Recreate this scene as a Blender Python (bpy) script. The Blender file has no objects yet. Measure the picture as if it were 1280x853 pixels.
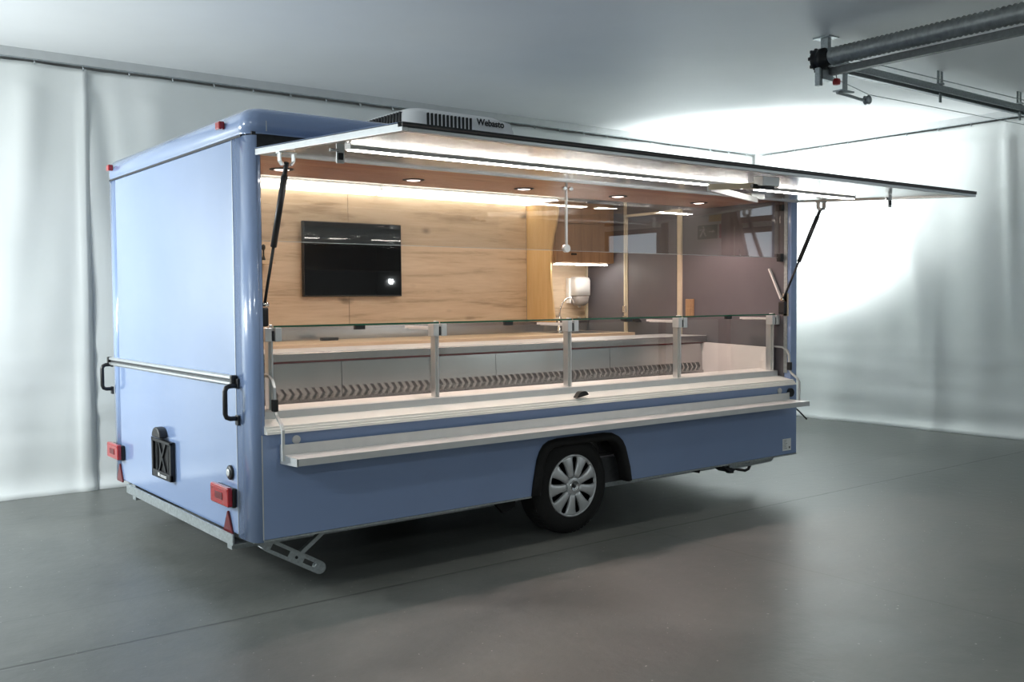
import bpy, bmesh, math, random
from mathutils import Vector, Matrix, noise
random.seed(4)
S = bpy.context.scene
COL = S.collection
PI = math.pi

# ------------------------------------------------------------------ camera
cd = bpy.data.cameras.new('camera'); cam = bpy.data.objects.new('camera', cd); COL.objects.link(cam)
cd.sensor_width = 36.0; cd.sensor_fit = 'HORIZONTAL'; cd.lens = 1224.4 / 1280 * 36.0
cd.clip_start = .05; cd.clip_end = 100
YAW, PITCH, ROLL = 0.6578, -0.0432, -0.0069
fw = Vector((math.sin(YAW)*math.cos(PITCH), math.cos(YAW)*math.cos(PITCH), math.sin(PITCH)))
rt = Vector((math.cos(YAW), -math.sin(YAW), 0)); up = rt.cross(fw)
rt2 = rt*math.cos(ROLL) + up*math.sin(ROLL); up2 = -rt*math.sin(ROLL) + up*math.cos(ROLL)
m3 = Matrix((rt2, up2, -fw)).transposed()
cam.matrix_world = Matrix.Translation((-1.9025, -4.542, 1.4748)) @ m3.to_4x4()
S.camera = cam

# ------------------------------------------------------------------ world, exposure, lamps and added fill lights
w = bpy.data.worlds.new('world'); S.world = w; w.use_nodes = True
w.node_tree.nodes['Background'].inputs[0].default_value = (.75, .85, .9, 1)
w.node_tree.nodes['Background'].inputs[1].default_value = .15
S.view_settings.view_transform = 'Standard'; S.view_settings.look = 'None'
S.view_settings.gamma = 1; S.view_settings.use_curve_mapping = False
S.view_settings.exposure = 0.08

def lamp(name, kind, loc, power, color=(1, 1, 1), aim=None, size=.2, size_y=None, spot=None, blend=.5):
    d = bpy.data.lights.new(name, kind); d.energy = power; d.color = color
    if kind == 'AREA':
        d.size = size
        if size_y: d.shape = 'RECTANGLE'; d.size_y = size_y
    else: d.shadow_soft_size = size
    if kind == 'SPOT': d.spot_size = spot; d.spot_blend = blend
    o = bpy.data.objects.new(name, d); COL.objects.link(o); o.location = loc
    if aim is not None:
        o.rotation_euler = (Vector(aim) - Vector(loc)).to_track_quat('-Z', 'Y').to_euler()
    return o

COOL = (.93, .985, 1.0)
# lamp on a stand standing behind the trailer, washing the far corner of the hall
lamp('corner_lamp', 'SPOT', (6.55, 2.55, 1.5), 640, COOL, aim=(7.65, 2.9, 2.95), size=.2, spot=math.radians(142), blend=1.0)
# lamp left of the camera's view, near the curtain
lamp('left_lamp', 'AREA', (-2.4, 2.55, 1.75), 105, COOL, aim=(0, 2.0, 1.2), size=.5)
# lamp on a stand right of the camera
lamp('front_lamp', 'SPOT', (6.1, -4.5, 1.76), 40, COOL, aim=(2.1, 2.2, 1.6), size=.028, spot=math.radians(75))
# unseen fill lights added under the ceiling to raise the hall's ambient light
for x, y, pw in ((-4.2, -2.6, 75), (-3.6, -6.4, 60), (1.2, -6.4, 25), (5.5, -6.4, 25)):
    lamp('hall_fill', 'AREA', (x, y, 3.2), pw, COOL, aim=(x, y, 0), size=1.3, size_y=.3)
# unseen fill light added in the left half of the hall, brightens the ceiling
lamp('left_hall_fill', 'POINT', (-4.2, 1.0, 2.5), 150, COOL, size=.3)

# ------------------------------------------------------------------ materials
MATS = {}
def mat(name, col, rough=.5, metal=0.0, **k):
    m = bpy.data.materials.new(name); m.use_nodes = True
    b = m.node_tree.nodes['Principled BSDF']
    b.inputs['Base Color'].default_value = (*col, 1); b.inputs['Roughness'].default_value = rough
    b.inputs['Metallic'].default_value = metal
    for kk, v in k.items(): b.inputs[kk.replace('_', ' ')].default_value = v
    MATS[name] = m
    return m
def nodes(m): return m.node_tree.nodes, m.node_tree.links, m.node_tree.nodes['Principled BSDF']
def N(nt, t, **k):
    n = nt.new(t)
    for kk, v in k.items():
        if kk in n.inputs: n.inputs[kk].default_value = v
        else: setattr(n, kk, v)
    return n
def ramp(nt, stops):
    r = nt.new('ShaderNodeValToRGB')
    while len(r.color_ramp.elements) < len(stops): r.color_ramp.elements.new(.5)
    for e, (p, c) in zip(r.color_ramp.elements, stops): e.position = p; e.color = (*c, 1) if len(c) == 3 else c
    return r
def speckle(m, col, amt=.08, scale=30, rough=None, bump=0, stretch=(1, 1, 1)):
    """fine colour and roughness variation on a material"""
    nt, ln, b = nodes(m)
    tc = nt.new('ShaderNodeTexCoord'); mp = nt.new('ShaderNodeMapping'); mp.inputs['Scale'].default_value = stretch
    ln.new(tc.outputs['Object'], mp.inputs[0])
    n = N(nt, 'ShaderNodeTexNoise', Scale=scale, Detail=5.0); ln.new(mp.outputs[0], n.inputs['Vector'])
    lo = tuple(c*(1-amt) for c in col); hi = tuple(min(1, c*(1+amt)) for c in col)
    r = ramp(nt, ((.3, lo), (.7, hi))); ln.new(n.outputs['Fac'], r.inputs[0]); ln.new(r.outputs[0], b.inputs['Base Color'])
    if rough:
        rr = N(nt, 'ShaderNodeMapRange'); rr.inputs['To Min'].default_value = rough[0]; rr.inputs['To Max'].default_value = rough[1]
        ln.new(n.outputs['Fac'], rr.inputs[0]); ln.new(rr.outputs[0], b.inputs['Roughness'])
    if bump:
        bp = N(nt, 'ShaderNodeBump', Strength=bump, Distance=.01); ln.new(n.outputs['Fac'], bp.inputs['Height']); ln.new(bp.outputs[0], b.inputs['Normal'])
    return m
def emit(name, col, strength):
    m = mat(name, col, .4); b = m.node_tree.nodes['Principled BSDF']
    b.inputs['Emission Color'].default_value = (*col, 1); b.inputs['Emission Strength'].default_value = strength
    return m

BLUE = (.225, .315, .52)
speckle(mat('blue_paint', BLUE, .22, 0, Coat_Weight=.9, Coat_Roughness=.03), BLUE, .015, 4)
speckle(mat('white_plastic', (.88, .885, .87), .4), (.88, .885, .87), .02, 12)
speckle(mat('white_vinyl', (.87, .86, .81), .35), (.87, .86, .81), .02, 9)
speckle(mat('black_plastic', (.010, .010, .011), .42), (.012, .012, .013), .2, 40)
speckle(mat('rubber', (.005, .005, .005), .8), (.005, .005, .005), .25, 60, bump=.1)
speckle(mat('aluminium', (.66, .68, .69), .32, .85), (.66, .68, .69), .04, 20)
speckle(mat('satin_aluminium', (.60, .62, .62), .42, .55), (.60, .62, .62), .03, 14)
speckle(mat('flap_sheet', (.62, .63, .63), .22, .9), (.62, .63, .63), .01, 3)
speckle(mat('stainless', (.47, .455, .45), .24, .95), (.47, .455, .45), .03, 3)
speckle(mat('galvanised', (.42, .46, .47), .45, .75), (.42, .46, .47), .18, 60, rough=(.35, .6))
speckle(mat('spring_steel', (.36, .385, .38), .5, .5), (.36, .385, .38), .2, 25)
speckle(mat('dark_steel', (.17, .185, .185), .5, .5), (.17, .185, .185), .15, 30)
speckle(mat('chrome', (.75, .76, .77), .1, 1), (.75, .76, .77), .02, 10)
speckle(mat('silver_wheel', (.60, .62, .63), .3, .55), (.60, .62, .63), .02, 20)
speckle(mat('dark_metal', (.03, .032, .035), .4, .4), (.03, .032, .035), .2, 40)
speckle(mat('red_lens', (.26, .010, .014), .15, 0, Coat_Weight=.6), (.36, .012, .016), .2, 50)
speckle(mat('dark_red_lens', (.13, .012, .016), .3), (.13, .012, .016), .2, 60)
speckle(mat('mauve_panel', (.112, .104, .114), .45), (.112, .104, .114), .04, 6)
speckle(mat('ceiling_white', (.80, .80, .78), .5), (.80, .80, .78), .02, 5)
speckle(mat('cream_edge', (.62, .54, .40), .4), (.62, .54, .40), .05, 15)
speckle(mat('screen', (.004, .004, .005), .02, 0), (.004, .004, .005), .2, 10)
speckle(mat('dark_cupboard', (.09, .055, .035), .5), (.09, .055, .035), .2, 8, stretch=(1, 1, 8))
speckle(mat('pale_ledge', (.74, .72, .70), .35), (.74, .72, .70), .02, 12)
speckle(mat('paper', (.75, .77, .77), .5), (.75, .77, .77), .02, 30)
speckle(mat('ink', (.12, .13, .13), .5), (.12, .13, .13), .05, 30)
speckle(mat('red_plastic', (.42, .02, .02), .4), (.42, .02, .02), .1, 40)
speckle(mat('wall_paint', (.70, .72, .71), .6), (.70, .72, .71), .03, 4)
speckle(mat('frame_brown', (.10, .08, .075), .5), (.10, .08, .075), .1, 8)
speckle(mat('sign_green', (.02, .20, .09), .4), (.02, .20, .09), .05, 10)
speckle(mat('sign_yellow', (.65, .42, .03), .4), (.65, .42, .03), .05, 10)
speckle(mat('sign_red', (.45, .02, .03), .4), (.45, .02, .03), .05, 10)
emit('led_white', (1.0, .96, .90), 46)
emit('led_bar', (1.0, .94, .84), 4.5)
emit('soffit_fill', (1.0, .93, .83), 20)
emit('led_downlight', (1.0, .80, .76), 5)
emit('window_glow', (.75, .88, 1.0), 1.1)

def glass(name, tint, rough=0.0, refl=1.0):
    """thin pane: clear, with the pane's own mirror reflection"""
    m = bpy.data.materials.new(name); m.use_nodes = True
    nt, ln = m.node_tree.nodes, m.node_tree.links
    nt.remove(nt['Principled BSDF']); out = nt['Material Output']
    t = nt.new('ShaderNodeBsdfTransparent'); t.inputs[0].default_value = (*tint, 1)
    g = nt.new('ShaderNodeBsdfGlossy'); g.inputs[0].default_value = (1, 1, 1, 1); g.inputs['Roughness'].default_value = rough
    # same reflectance from both faces of the pane
    ge = nt.new('ShaderNodeNewGeometry'); io = N(nt, 'ShaderNodeMapRange'); io.inputs['To Min'].default_value = 1.5; io.inputs['To Max'].default_value = 1/1.5
    f = N(nt, 'ShaderNodeFresnel'); ln.new(ge.outputs['Backfacing'], io.inputs[0]); ln.new(io.outputs[0], f.inputs['IOR']); mu = N(nt, 'ShaderNodeMath', operation='MULTIPLY'); mu.inputs[1].default_value = refl
    mx = nt.new('ShaderNodeMixShader')
    ln.new(f.outputs[0], mu.inputs[0]); ln.new(mu.outputs[0], mx.inputs[0]); ln.new(t.outputs[0], mx.inputs[1]); ln.new(g.outputs[0], mx.inputs[2])
    ln.new(mx.outputs[0], out.inputs[0]); MATS[name] = m
glass('clear_glass', (.97, .985, .975))
glass('screen_glass', (.90, .90, .89), 0, 1.6)
mat('glass_edge', (.02, .10, .06), .15)
mat('smoked_plastic', (.55, .50, .47), .25, 0, Transmission_Weight=.5)

def wood(name, light, mid, dark, axis='x', scale=1.0, knots=True, rough=.45):
    m = mat(name, mid, rough); nt, ln, b = nodes(m)
    tc = nt.new('ShaderNodeTexCoord'); mp = nt.new('ShaderNodeMapping')
    st = {'x': (.35, 4, 4), 'z': (4, 4, .35), 'y': (4, .35, 4)}[axis]
    mp.inputs['Scale'].default_value = tuple(s*scale for s in st); ln.new(tc.outputs['Object'], mp.inputs[0])
    n1 = N(nt, 'ShaderNodeTexNoise', Scale=2.2, Detail=8.0, Roughness=.62, Distortion=.6); ln.new(mp.outputs[0], n1.inputs['Vector'])
    n2 = N(nt, 'ShaderNodeTexNoise', Scale=14.0, Detail=4.0, Roughness=.6); ln.new(mp.outputs[0], n2.inputs['Vector'])
    add = N(nt, 'ShaderNodeMath', operation='MULTIPLY_ADD'); add.inputs[1].default_value = .35
    ln.new(n2.outputs['Fac'], add.inputs[0]); ln.new(n1.outputs['Fac'], add.inputs[2])
    r = ramp(nt, ((.47, dark), (.64, mid), (.85, light))); ln.new(add.outputs[0], r.inputs[0])
    last = r.outputs[0]
    if knots:
        mk = nt.new('ShaderNodeMapping'); mk.inputs['Scale'].default_value = {'x': (2.6, 3, 6.0), 'z': (5, 3, 2), 'y': (4, 2, 4)}[axis]
        ln.new(tc.outputs['Object'], mk.inputs[0])
        nw = N(nt, 'ShaderNodeTexNoise', Scale=3.0, Detail=3.0); ln.new(tc.outputs['Object'], nw.inputs['Vector'])
        va = N(nt, 'ShaderNodeVectorMath', operation='MULTIPLY_ADD'); va.inputs[1].default_value = (.5, .5, .5)
        ln.new(nw.outputs['Color'], va.inputs[0]); ln.new(mk.outputs[0], va.inputs[2])
        vo = N(nt, 'ShaderNodeTexVoronoi', Scale=1.0); ln.new(va.outputs[0], vo.inputs['Vector'])
        rk = ramp(nt, ((.05, (1, 1, 1)), (.19, (0, 0, 0)))); ln.new(vo.outputs['Distance'], rk.inputs[0])
        mx = N(nt, 'ShaderNodeMixRGB', blend_type='MIX'); mx.inputs[2].default_value = (*(c*.45 for c in dark), 1)
        mm = N(nt, 'ShaderNodeMath', operation='MULTIPLY'); mm.inputs[1].default_value = .75
        ln.new(rk.outputs[0], mm.inputs[0]); ln.new(mm.outputs[0], mx.inputs[0]); ln.new(last, mx.inputs[1]); last = mx.outputs[0]
    ln.new(last, b.inputs['Base Color'])
    bp = N(nt, 'ShaderNodeBump', Strength=.08, Distance=.004); ln.new(n2.outputs['Fac'], bp.inputs['Height']); ln.new(bp.outputs[0], b.inputs['Normal'])
wood('oak_panel', (.70, .57, .42), (.61, .475, .33), (.37, .27, .175))
wood('fin_oak', (.74, .53, .27), (.69, .47, .22), (.58, .38, .16), 'z', 1.2, False)
wood('cabinet_wood', (.36, .21, .115), (.30, .17, .09), (.22, .12, .06), 'z', 1.2, False)
wood('soffit_wood', (.62, .35, .24), (.57, .31, .21), (.48, .25, .165), 'x', 1.2, False, .3)
wood('worktop_oak', (.66, .52, .36), (.60, .46, .30), (.5, .37, .23), 'x', 1, False)
wood('socket_wood', (.40, .25, .13), (.34, .21, .11), (.25, .15, .08), 'z', 4, False)

def floor_material():
    m = mat('painted_concrete', (.10, .12, .12), .3); nt, ln, b = nodes(m)
    tc = nt.new('ShaderNodeNewGeometry')
    n1 = N(nt, 'ShaderNodeTexNoise', Scale=.9, Detail=7.0, Roughness=.62, Distortion=.5); ln.new(tc.outputs['Position'], n1.inputs['Vector'])
    n2 = N(nt, 'ShaderNodeTexNoise', Scale=11.0, Detail=5.0, Roughness=.6); ln.new(tc.outputs['Position'], n2.inputs['Vector'])
    ad = N(nt, 'ShaderNodeMath', operation='MULTIPLY_ADD'); ad.inputs[1].default_value = .3
    ln.new(n2.outputs['Fac'], ad.inputs[0]); ln.new(n1.outputs['Fac'], ad.inputs[2])
    mr = N(nt, 'ShaderNodeMapRange'); mr.inputs['From Min'].default_value = .25; mr.inputs['From Max'].default_value = .95; ln.new(ad.outputs[0], mr.inputs[0])
    r = N(nt, 'ShaderNodeMixRGB'); r.inputs[1].default_value = (.040, .048, .046, 1); r.inputs[2].default_value = (.172, .178, .165, 1); ln.new(mr.outputs[0], r.inputs[0])
    # pale specks where the paint is chipped
    n3 = N(nt, 'ShaderNodeTexNoise', Scale=45.0, Detail=1.0); ln.new(tc.outputs['Position'], n3.inputs['Vector'])
    rc = ramp(nt, ((.76, (0, 0, 0)), (.79, (1, 1, 1)))); ln.new(n3.outputs['Fac'], rc.inputs[0])
    mx = N(nt, 'ShaderNodeMixRGB'); mx.inputs[2].default_value = (.40, .40, .36, 1); ln.new(rc.outputs[0], mx.inputs[0]); ln.new(r.outputs[0], mx.inputs[1])
    # slab joint: a thin worn line along Y = -0.22, wandering a little, and a crack along X = 2.4
    sx = nt.new('ShaderNodeSeparateXYZ'); nw = N(nt, 'ShaderNodeTexNoise', Scale=3.5, Detail=5.0); ln.new(tc.outputs['Position'], nw.inputs['Vector'])
    ln.new(tc.outputs['Position'], sx.inputs[0])
    def line(axis, at, width, amp):
        a = N(nt, 'ShaderNodeMath', operation='MULTIPLY_ADD'); a.inputs[1].default_value = amp; ln.new(nw.outputs['Fac'], a.inputs[0]); ln.new(sx.outputs[axis], a.inputs[2])
        s = N(nt, 'ShaderNodeMath', operation='SUBTRACT'); ln.new(a.outputs[0], s.inputs[0]); s.inputs[1].default_value = at + amp*.5
        ab = N(nt, 'ShaderNodeMath', operation='ABSOLUTE'); ln.new(s.outputs[0], ab.inputs[0])
        rr = ramp(nt, ((width*.5, (1, 1, 1)), (width, (0, 0, 0)))); ln.new(ab.outputs[0], rr.inputs[0]); return rr
    last = mx.outputs[0]
    lines = []
    for a, at, wd, am, c in ((1, -.22, .013, .016, (.008, .009, .008, 1)), (0, 2.55, .006, .03, (.05, .05, .045, 1)), (1, .42, .005, .03, (.045, .05, .05, 1))):
        l = line(a, at, wd, am); lines.append(l)
        k = N(nt, 'ShaderNodeMixRGB'); k.inputs[2].default_value = c
        br = N(nt, 'ShaderNodeMath', operation='MULTIPLY'); ln.new(l.outputs[0], br.inputs[0]); ln.new(n2.outputs['Fac'], br.inputs[1])
        ln.new(br.outputs[0], k.inputs[0]); ln.new(last, k.inputs[1]); last = k.outputs[0]
    ln.new(last, b.inputs['Base Color'])
    rr = N(nt, 'ShaderNodeMapRange'); rr.inputs['From Min'].default_value = .2; rr.inputs['From Max'].default_value = .85
    rr.inputs['To Min'].default_value = .2852; rr.inputs['To Max'].default_value = .45
    ln.new(ad.outputs[0], rr.inputs[0]); ln.new(rr.outputs[0], b.inputs['Roughness'])
    h = N(nt, 'ShaderNodeMath', operation='SUBTRACT'); ln.new(n2.outputs['Fac'], h.inputs[0]); ln.new(lines[0].outputs[0], h.inputs[1])
    bp = N(nt, 'ShaderNodeBump', Strength=.22, Distance=.012); ln.new(h.outputs[0], bp.inputs['Height']); ln.new(bp.outputs[0], b.inputs['Normal'])
floor_material()
def curtain_material():
    m = mat('tarpaulin', (.74, .77, .75), .38); nt, ln, b = nodes(m)
    tc = nt.new('ShaderNodeTexCoord')
    n = N(nt, 'ShaderNodeTexNoise', Scale=1.2, Detail=5.0, Roughness=.55); ln.new(tc.outputs['Object'], n.inputs['Vector'])
    r = ramp(nt, ((.3, (.71, .745, .725)), (.7, (.78, .805, .79)))); ln.new(n.outputs['Fac'], r.inputs[0]); ln.new(r.outputs[0], b.inputs['Base Color'])
    bp = N(nt, 'ShaderNodeBump', Strength=.15, Distance=.03); ln.new(n.outputs['Fac'], bp.inputs['Height']); ln.new(bp.outputs[0], b.inputs['Normal'])
curtain_material()
speckle(mat('ceiling_paint', (.79, .81, .81), .55), (.79, .81, .81), .02, 1.5)

# ------------------------------------------------------------------ mesh helpers
class MB:
    def __init__(s): s.v = []; s.f = []; s.sm = []
    def add(s, vs, fs, smooth=False):
        o = len(s.v); s.v += [tuple(v) for v in vs]
        for f in fs: s.f.append(tuple(i+o for i in f)); s.sm.append(smooth)
        return s
    def box(s, x0, x1, y0, y1, z0, z1):
        vs = [(x, y, z) for z in (z0, z1) for y in (y0, y1) for x in (x0, x1)]
        return s.add(vs, [(0, 2, 3, 1), (4, 5, 7, 6), (0, 1, 5, 4), (2, 6, 7, 3), (0, 4, 6, 2), (1, 3, 7, 5)])
    def prism(s, poly, axis, a, b, smooth=False):
        """outline in the two other axes (in x,y,z order) pushed from a to b along axis"""
        def P(p, t):
            return {'x': (t, p[0], p[1]), 'y': (p[0], t, p[1]), 'z': (p[0], p[1], t)}[axis]
        n = len(poly); vs = [P(p, a) for p in poly] + [P(p, b) for p in poly]
        fs = [tuple(range(n)), tuple(range(2*n-1, n-1, -1))]
        s.add(vs, fs); o = len(s.v) - 2*n
        for i in range(n):
            j = (i+1) % n; s.f.append((o+i, o+n+i, o+n+j, o+j)); s.sm.append(smooth)
        return s
    def tube(s, pts, r, seg=10, cap=True):
        pts = [Vector(p) for p in pts]; n = len(pts); vs = []; fs = []
        rs = r if isinstance(r, (list, tuple)) else [r]*n
        prev = None
        for i, p in enumerate(pts):
            t = (pts[min(i+1, n-1)] - pts[max(i-1, 0)]).normalized()
            if prev is None:
                a = Vector((0, 0, 1)) if abs(t.z) < .9 else Vector((1, 0, 0)); u = t.cross(a).normalized()
            else: u = (prev - t*prev.dot(t)).normalized()
            prev = u; v = t.cross(u)
            for k in range(seg):
                an = 2*PI*k/seg; vs.append(p + (u*math.cos(an) + v*math.sin(an))*rs[i])
        for i in range(n-1):
            for k in range(seg):
                k2 = (k+1) % seg; fs.append((i*seg+k, i*seg+k2, (i+1)*seg+k2, (i+1)*seg+k))
        s.add(vs, fs, True)
        if cap:
            o = len(s.v) - n*seg; s.f.append(tuple(o+k for k in range(seg-1, -1, -1))); s.sm.append(False)
            s.f.append(tuple(o+(n-1)*seg+k for k in range(seg))); s.sm.append(False)
        return s
    def bar(s, pts, wu, wv, side=(0, 1, 0)):
        """flat bar of section wu (along side) x wv following points"""
        pts = [Vector(p) for p in pts]; n = len(pts); vs = []; fs = []; sd = Vector(side).normalized()
        for i, p in enumerate(pts):
            t = (pts[min(i+1, n-1)] - pts[max(i-1, 0)]).normalized(); v = t.cross(sd).normalized()
            for a, b in ((-1, -1), (1, -1), (1, 1), (-1, 1)): vs.append(p + sd*a*wu/2 + v*b*wv/2)
        for i in range(n-1):
            for k in range(4):
                k2 = (k+1) % 4; fs.append((i*4+k, i*4+k2, (i+1)*4+k2, (i+1)*4+k))
        fs += [(3, 2, 1, 0), tuple((n-1)*4+k for k in range(4))]
        return s.add(vs, fs)
    def lathe(s, prof, c, axis='z', seg=32, smooth=True):
        """prof: (radius, height along axis)"""
        vs = []; fs = []; n = len(prof)
        for (r, h) in prof:
            for k in range(seg):
                a = 2*PI*k/seg; u, v = r*math.cos(a), r*math.sin(a)
                p = {'z': (u, v, h), 'y': (u, h, v), 'x': (h, u, v)}[axis]
                vs.append((p[0]+c[0], p[1]+c[1], p[2]+c[2]))
        for i in range(n-1):
            for k in range(seg):
                k2 = (k+1) % seg; fs.append((i*seg+k, i*seg+k2, (i+1)*seg+k2, (i+1)*seg+k))
        s.add(vs, fs, smooth); o = len(s.v) - n*seg
        if prof[0][0] > 1e-6: s.f.append(tuple(o+k for k in range(seg-1, -1, -1))); s.sm.append(False)
        if prof[-1][0] > 1e-6: s.f.append(tuple(o+(n-1)*seg+k for k in range(seg))); s.sm.append(False)
        return s
    def loops(s, loops, cap0=True, cap1=True, smooth=True):
        n = len(loops[0]); vs = [p for l in loops for p in l]; fs = []
        for i in range(len(loops)-1):
            for k in range(n):
                k2 = (k+1) % n; fs.append((i*n+k, i*n+k2, (i+1)*n+k2, (i+1)*n+k))
        s.add(vs, fs, smooth); o = len(s.v) - len(vs)
        if cap0: s.f.append(tuple(o+k for k in range(n-1, -1, -1))); s.sm.append(False)
        if cap1: s.f.append(tuple(o+(len(loops)-1)*n+k for k in range(n))); s.sm.append(False)
        return s
    def build(s, name, m, parent=None, bevel=0, tri=True, seg=2):
        me = bpy.data.meshes.new(name)
        off = Vector((0, 0, 0))
        if parent is not None:
            q = parent
            while q is not None: off += q.location; q = q.parent
        elif s.v:
            xs = [v[0] for v in s.v]; ys = [v[1] for v in s.v]; zs = [v[2] for v in s.v]
            off = Vector(((min(xs)+max(xs))/2, (min(ys)+max(ys))/2, min(zs)))
        me.from_pydata([Vector(v) - off for v in s.v], [], s.f)
        bm = bmesh.new(); bm.from_mesh(me)
        bmesh.ops.remove_doubles(bm, verts=bm.verts, dist=1e-6)
        bmesh.ops.recalc_face_normals(bm, faces=bm.faces)
        bm.to_mesh(me); bm.free()
        if len(me.polygons) == len(s.sm):
            for p, sm in zip(me.polygons, s.sm): p.use_smooth = sm
        me.materials.append(MATS[m])
        o = bpy.data.objects.new(name, me); COL.objects.link(o)
        if parent is not None: o.parent = parent
        else: o.location = off
        if bevel:
            b = o.modifiers.new('bevel', 'BEVEL'); b.width = bevel; b.segments = seg; b.limit_method = 'ANGLE'; b.angle_limit = math.radians(40)
        return o
def tag(o, label=None, cat=None, group=None, kind=None):
    if label: o['label'] = label
    if cat: o['category'] = cat
    if group: o['group'] = group
    if kind: o['kind'] = kind
    return o
def thing(name, loc, label, cat, group=None):
    o = bpy.data.objects.new(name, None); COL.objects.link(o); o.location = loc; o.empty_display_size = .1
    return tag(o, label, cat, group)
def clone(o, dx=(0, 0, 0), parent=None):
    """copy an object with its children, moved by dx"""
    c = o.copy(); COL.objects.link(c); c.parent = parent if parent is not None else o.parent
    c.location = o.location + Vector(dx)
    for ch in list(o.children):
        k = clone(ch, (0, 0, 0), c); k.parent = c
    return c
def rrect(x0, x1, y0, y1, r, z, seg=6):
    out = []
    for cx, cy, a0 in ((x1-r, y1-r, 0), (x0+r, y1-r, 90), (x0+r, y0+r, 180), (x1-r, y0+r, 270)):
        for k in range(seg+1):
            a = math.radians(a0 + 90*k/seg); out.append((cx + r*math.cos(a), cy + r*math.sin(a), z))
    return out
def rpoly(pts, r, seg=4):
    """2-D outline with every corner rounded by r"""
    out = []; n = len(pts)
    for i in range(n):
        p = Vector(pts[i]); a = (Vector(pts[i-1]) - p); b = (Vector(pts[(i+1) % n]) - p)
        rr = min(r, a.length*.45, b.length*.45); p0 = p + a.normalized()*rr; p2 = p + b.normalized()*rr
        for k in range(seg+1):
            t = k/seg; out.append(tuple(p0*(1-t)**2 + p*2*t*(1-t) + p2*t*t))
    return out
def text_mesh(name, body, size, loc, rot, m, parent, depth=.001):
    cu = bpy.data.curves.new(name, 'FONT'); cu.body = body; cu.size = size; cu.extrude = depth; cu.offset = size*.022
    cu.align_x = 'LEFT'
    tmp = bpy.data.objects.new(name, cu); COL.objects.link(tmp)
    me = bpy.data.meshes.new_from_object(tmp.evaluated_get(bpy.context.evaluated_depsgraph_get()))
    bpy.data.objects.remove(tmp)
    me.materials.clear(); me.materials.append(MATS[m])
    o = bpy.data.objects.new(name, me); COL.objects.link(o); o.parent = parent
    o.location = Vector(loc) - parent.location; o.rotation_euler = rot
    return o
def struct(o): o['kind'] = 'structure'; return o

# ------------------------------------------------------------------ the hall
XL, XR, YB, YF, ZC = -7.0, 8.42, 3.66, -9.0, 3.36
struct(MB().box(XL-.1, XR+.1, YF-.1, YB+.1, -.1, 0).build('floor', 'painted_concrete'))
struct(MB().box(XL-.1, XR+.1, YF-.1, YB+.1, ZC, ZC+.1).build('ceiling', 'ceiling_paint'))
struct(MB().box(XL-.1, XR+.1, YB, YB+.1, 0, ZC).build('wall_back', 'wall_paint'))
struct(MB().box(XL-.1, XL, YF, YB, 0, ZC).build('wall_left', 'wall_paint'))
struct(MB().box(XL-.1, XR+.1, YF-.1, YF, 0, ZC).build('wall_front', 'wall_paint'))
struct(MB().box(XR, XR+.1, YF, YB, 0, ZC).build('wall_right', 'wall_paint'))

def smooth_step(a, b, t):
    t = max(0, min(1, (t-a)/(b-a))); return t*t*(3-2*t)
def curtain(name, u0, u1, place, label, ridges, seed, du=.04, foot=None):
    nu = int((u1-u0)/du); nz = 84; z0, z1 = .0, 3.268; vs = []; fs = []
    for j in range(nz+1):
        z = z0 + (z1-z0)*(j/nz)**1.0
        for i in range(nu+1):
            u = u0 + (u1-u0)*i/nu
            d = .024*noise.noise((u*.9+seed, z*.18, 1.3)) + .016*noise.noise((u*2.6+seed, z*.35, 7.1))
            low = smooth_step(1.6, .3, z)
            d += low*.011*noise.noise((u*.8, z*8.0+seed, 3.3)) + .010*noise.noise((u*3, z*1.6, seed+9)) + .012*noise.noise((u*1.7+seed*3, z*.12, 4.4))
            for (ru, rw, ra, slant, mode) in ridges:
                c = ru + slant*(z-1.6)*.1; e = math.exp(-((u-c)/rw)**2)
                k = 1.0 if mode == 0 else (smooth_step(.6, 3.2, z) if mode == 1 else smooth_step(2.4, .2, z))
                d += ra*e*k
            if z < .14: d += .055*((.14-z)/.14)**2*(1+.4*noise.noise((u*3, 0, seed)))
            d *= 1 if z < 3.1 else .5
            vs.append(place(u, z, d))
    for j in range(nz):
        for i in range(nu):
            a = j*(nu+1)+i; fs.append((a, a+1, a+nu+2, a+nu+1))
    mb = MB().add(vs, fs, True); o = mb.build(name, 'tarpaulin'); s = o.modifiers.new('thick', 'SOLIDIFY'); s.thickness = .003
    return tag(o, label, 'curtain', 'tarpaulin curtains lining the hall')
YC, XC = 3.52, 8.30
back = lambda u, z, d: (u, YC - d, z)
right = lambda u, z, d: (XC - d, u, z)
curtain('tarpaulin_curtain', -6.9, .19, back, 'white tarpaulin curtain left of the long vertical overlap seam, beside the trailer\'s blue rear wall',
        [(.14, .03, .022, .25, 0), (-.35, .12, .03, .8, 1), (-1.4, .2, .03, 0, 0), (-2.6, .2, .04, 0, 0)], 2.0)
curtain('tarpaulin_curtain', .16, 8.24, lambda u, z, d: (u, YC + .012 - d, z), 'long white tarpaulin curtain behind the blue trailer, hung from the rail along the back wall',
        [(.45, .08, -.025, -1.0, 1), (.75, .15, .02, -.5, 1), (3.3, .1, .03, .2, 0), (4.6, .12, .03, 0, 0), (5.3, .1, .025, 0, 0), (6.4, .15, .03, 0, 0)], 5.0)
curtain('tarpaulin_curtain', -2.4, 3.47, right, 'white creased tarpaulin curtain hanging on the bright end wall beyond the trailer\'s drawbar end',
        [(.28, .06, .04, .3, 1), (1.35, .16, .028, 1.6, 0), (1.75, .16, .02, .9, 1), (.9, .25, -.02, .4, 0), (1.1, .05, .012, .2, 2), (2.4, .2, .03, 0, 0), (-.4, .15, .03, 0, 0)], 8.0)

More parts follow.
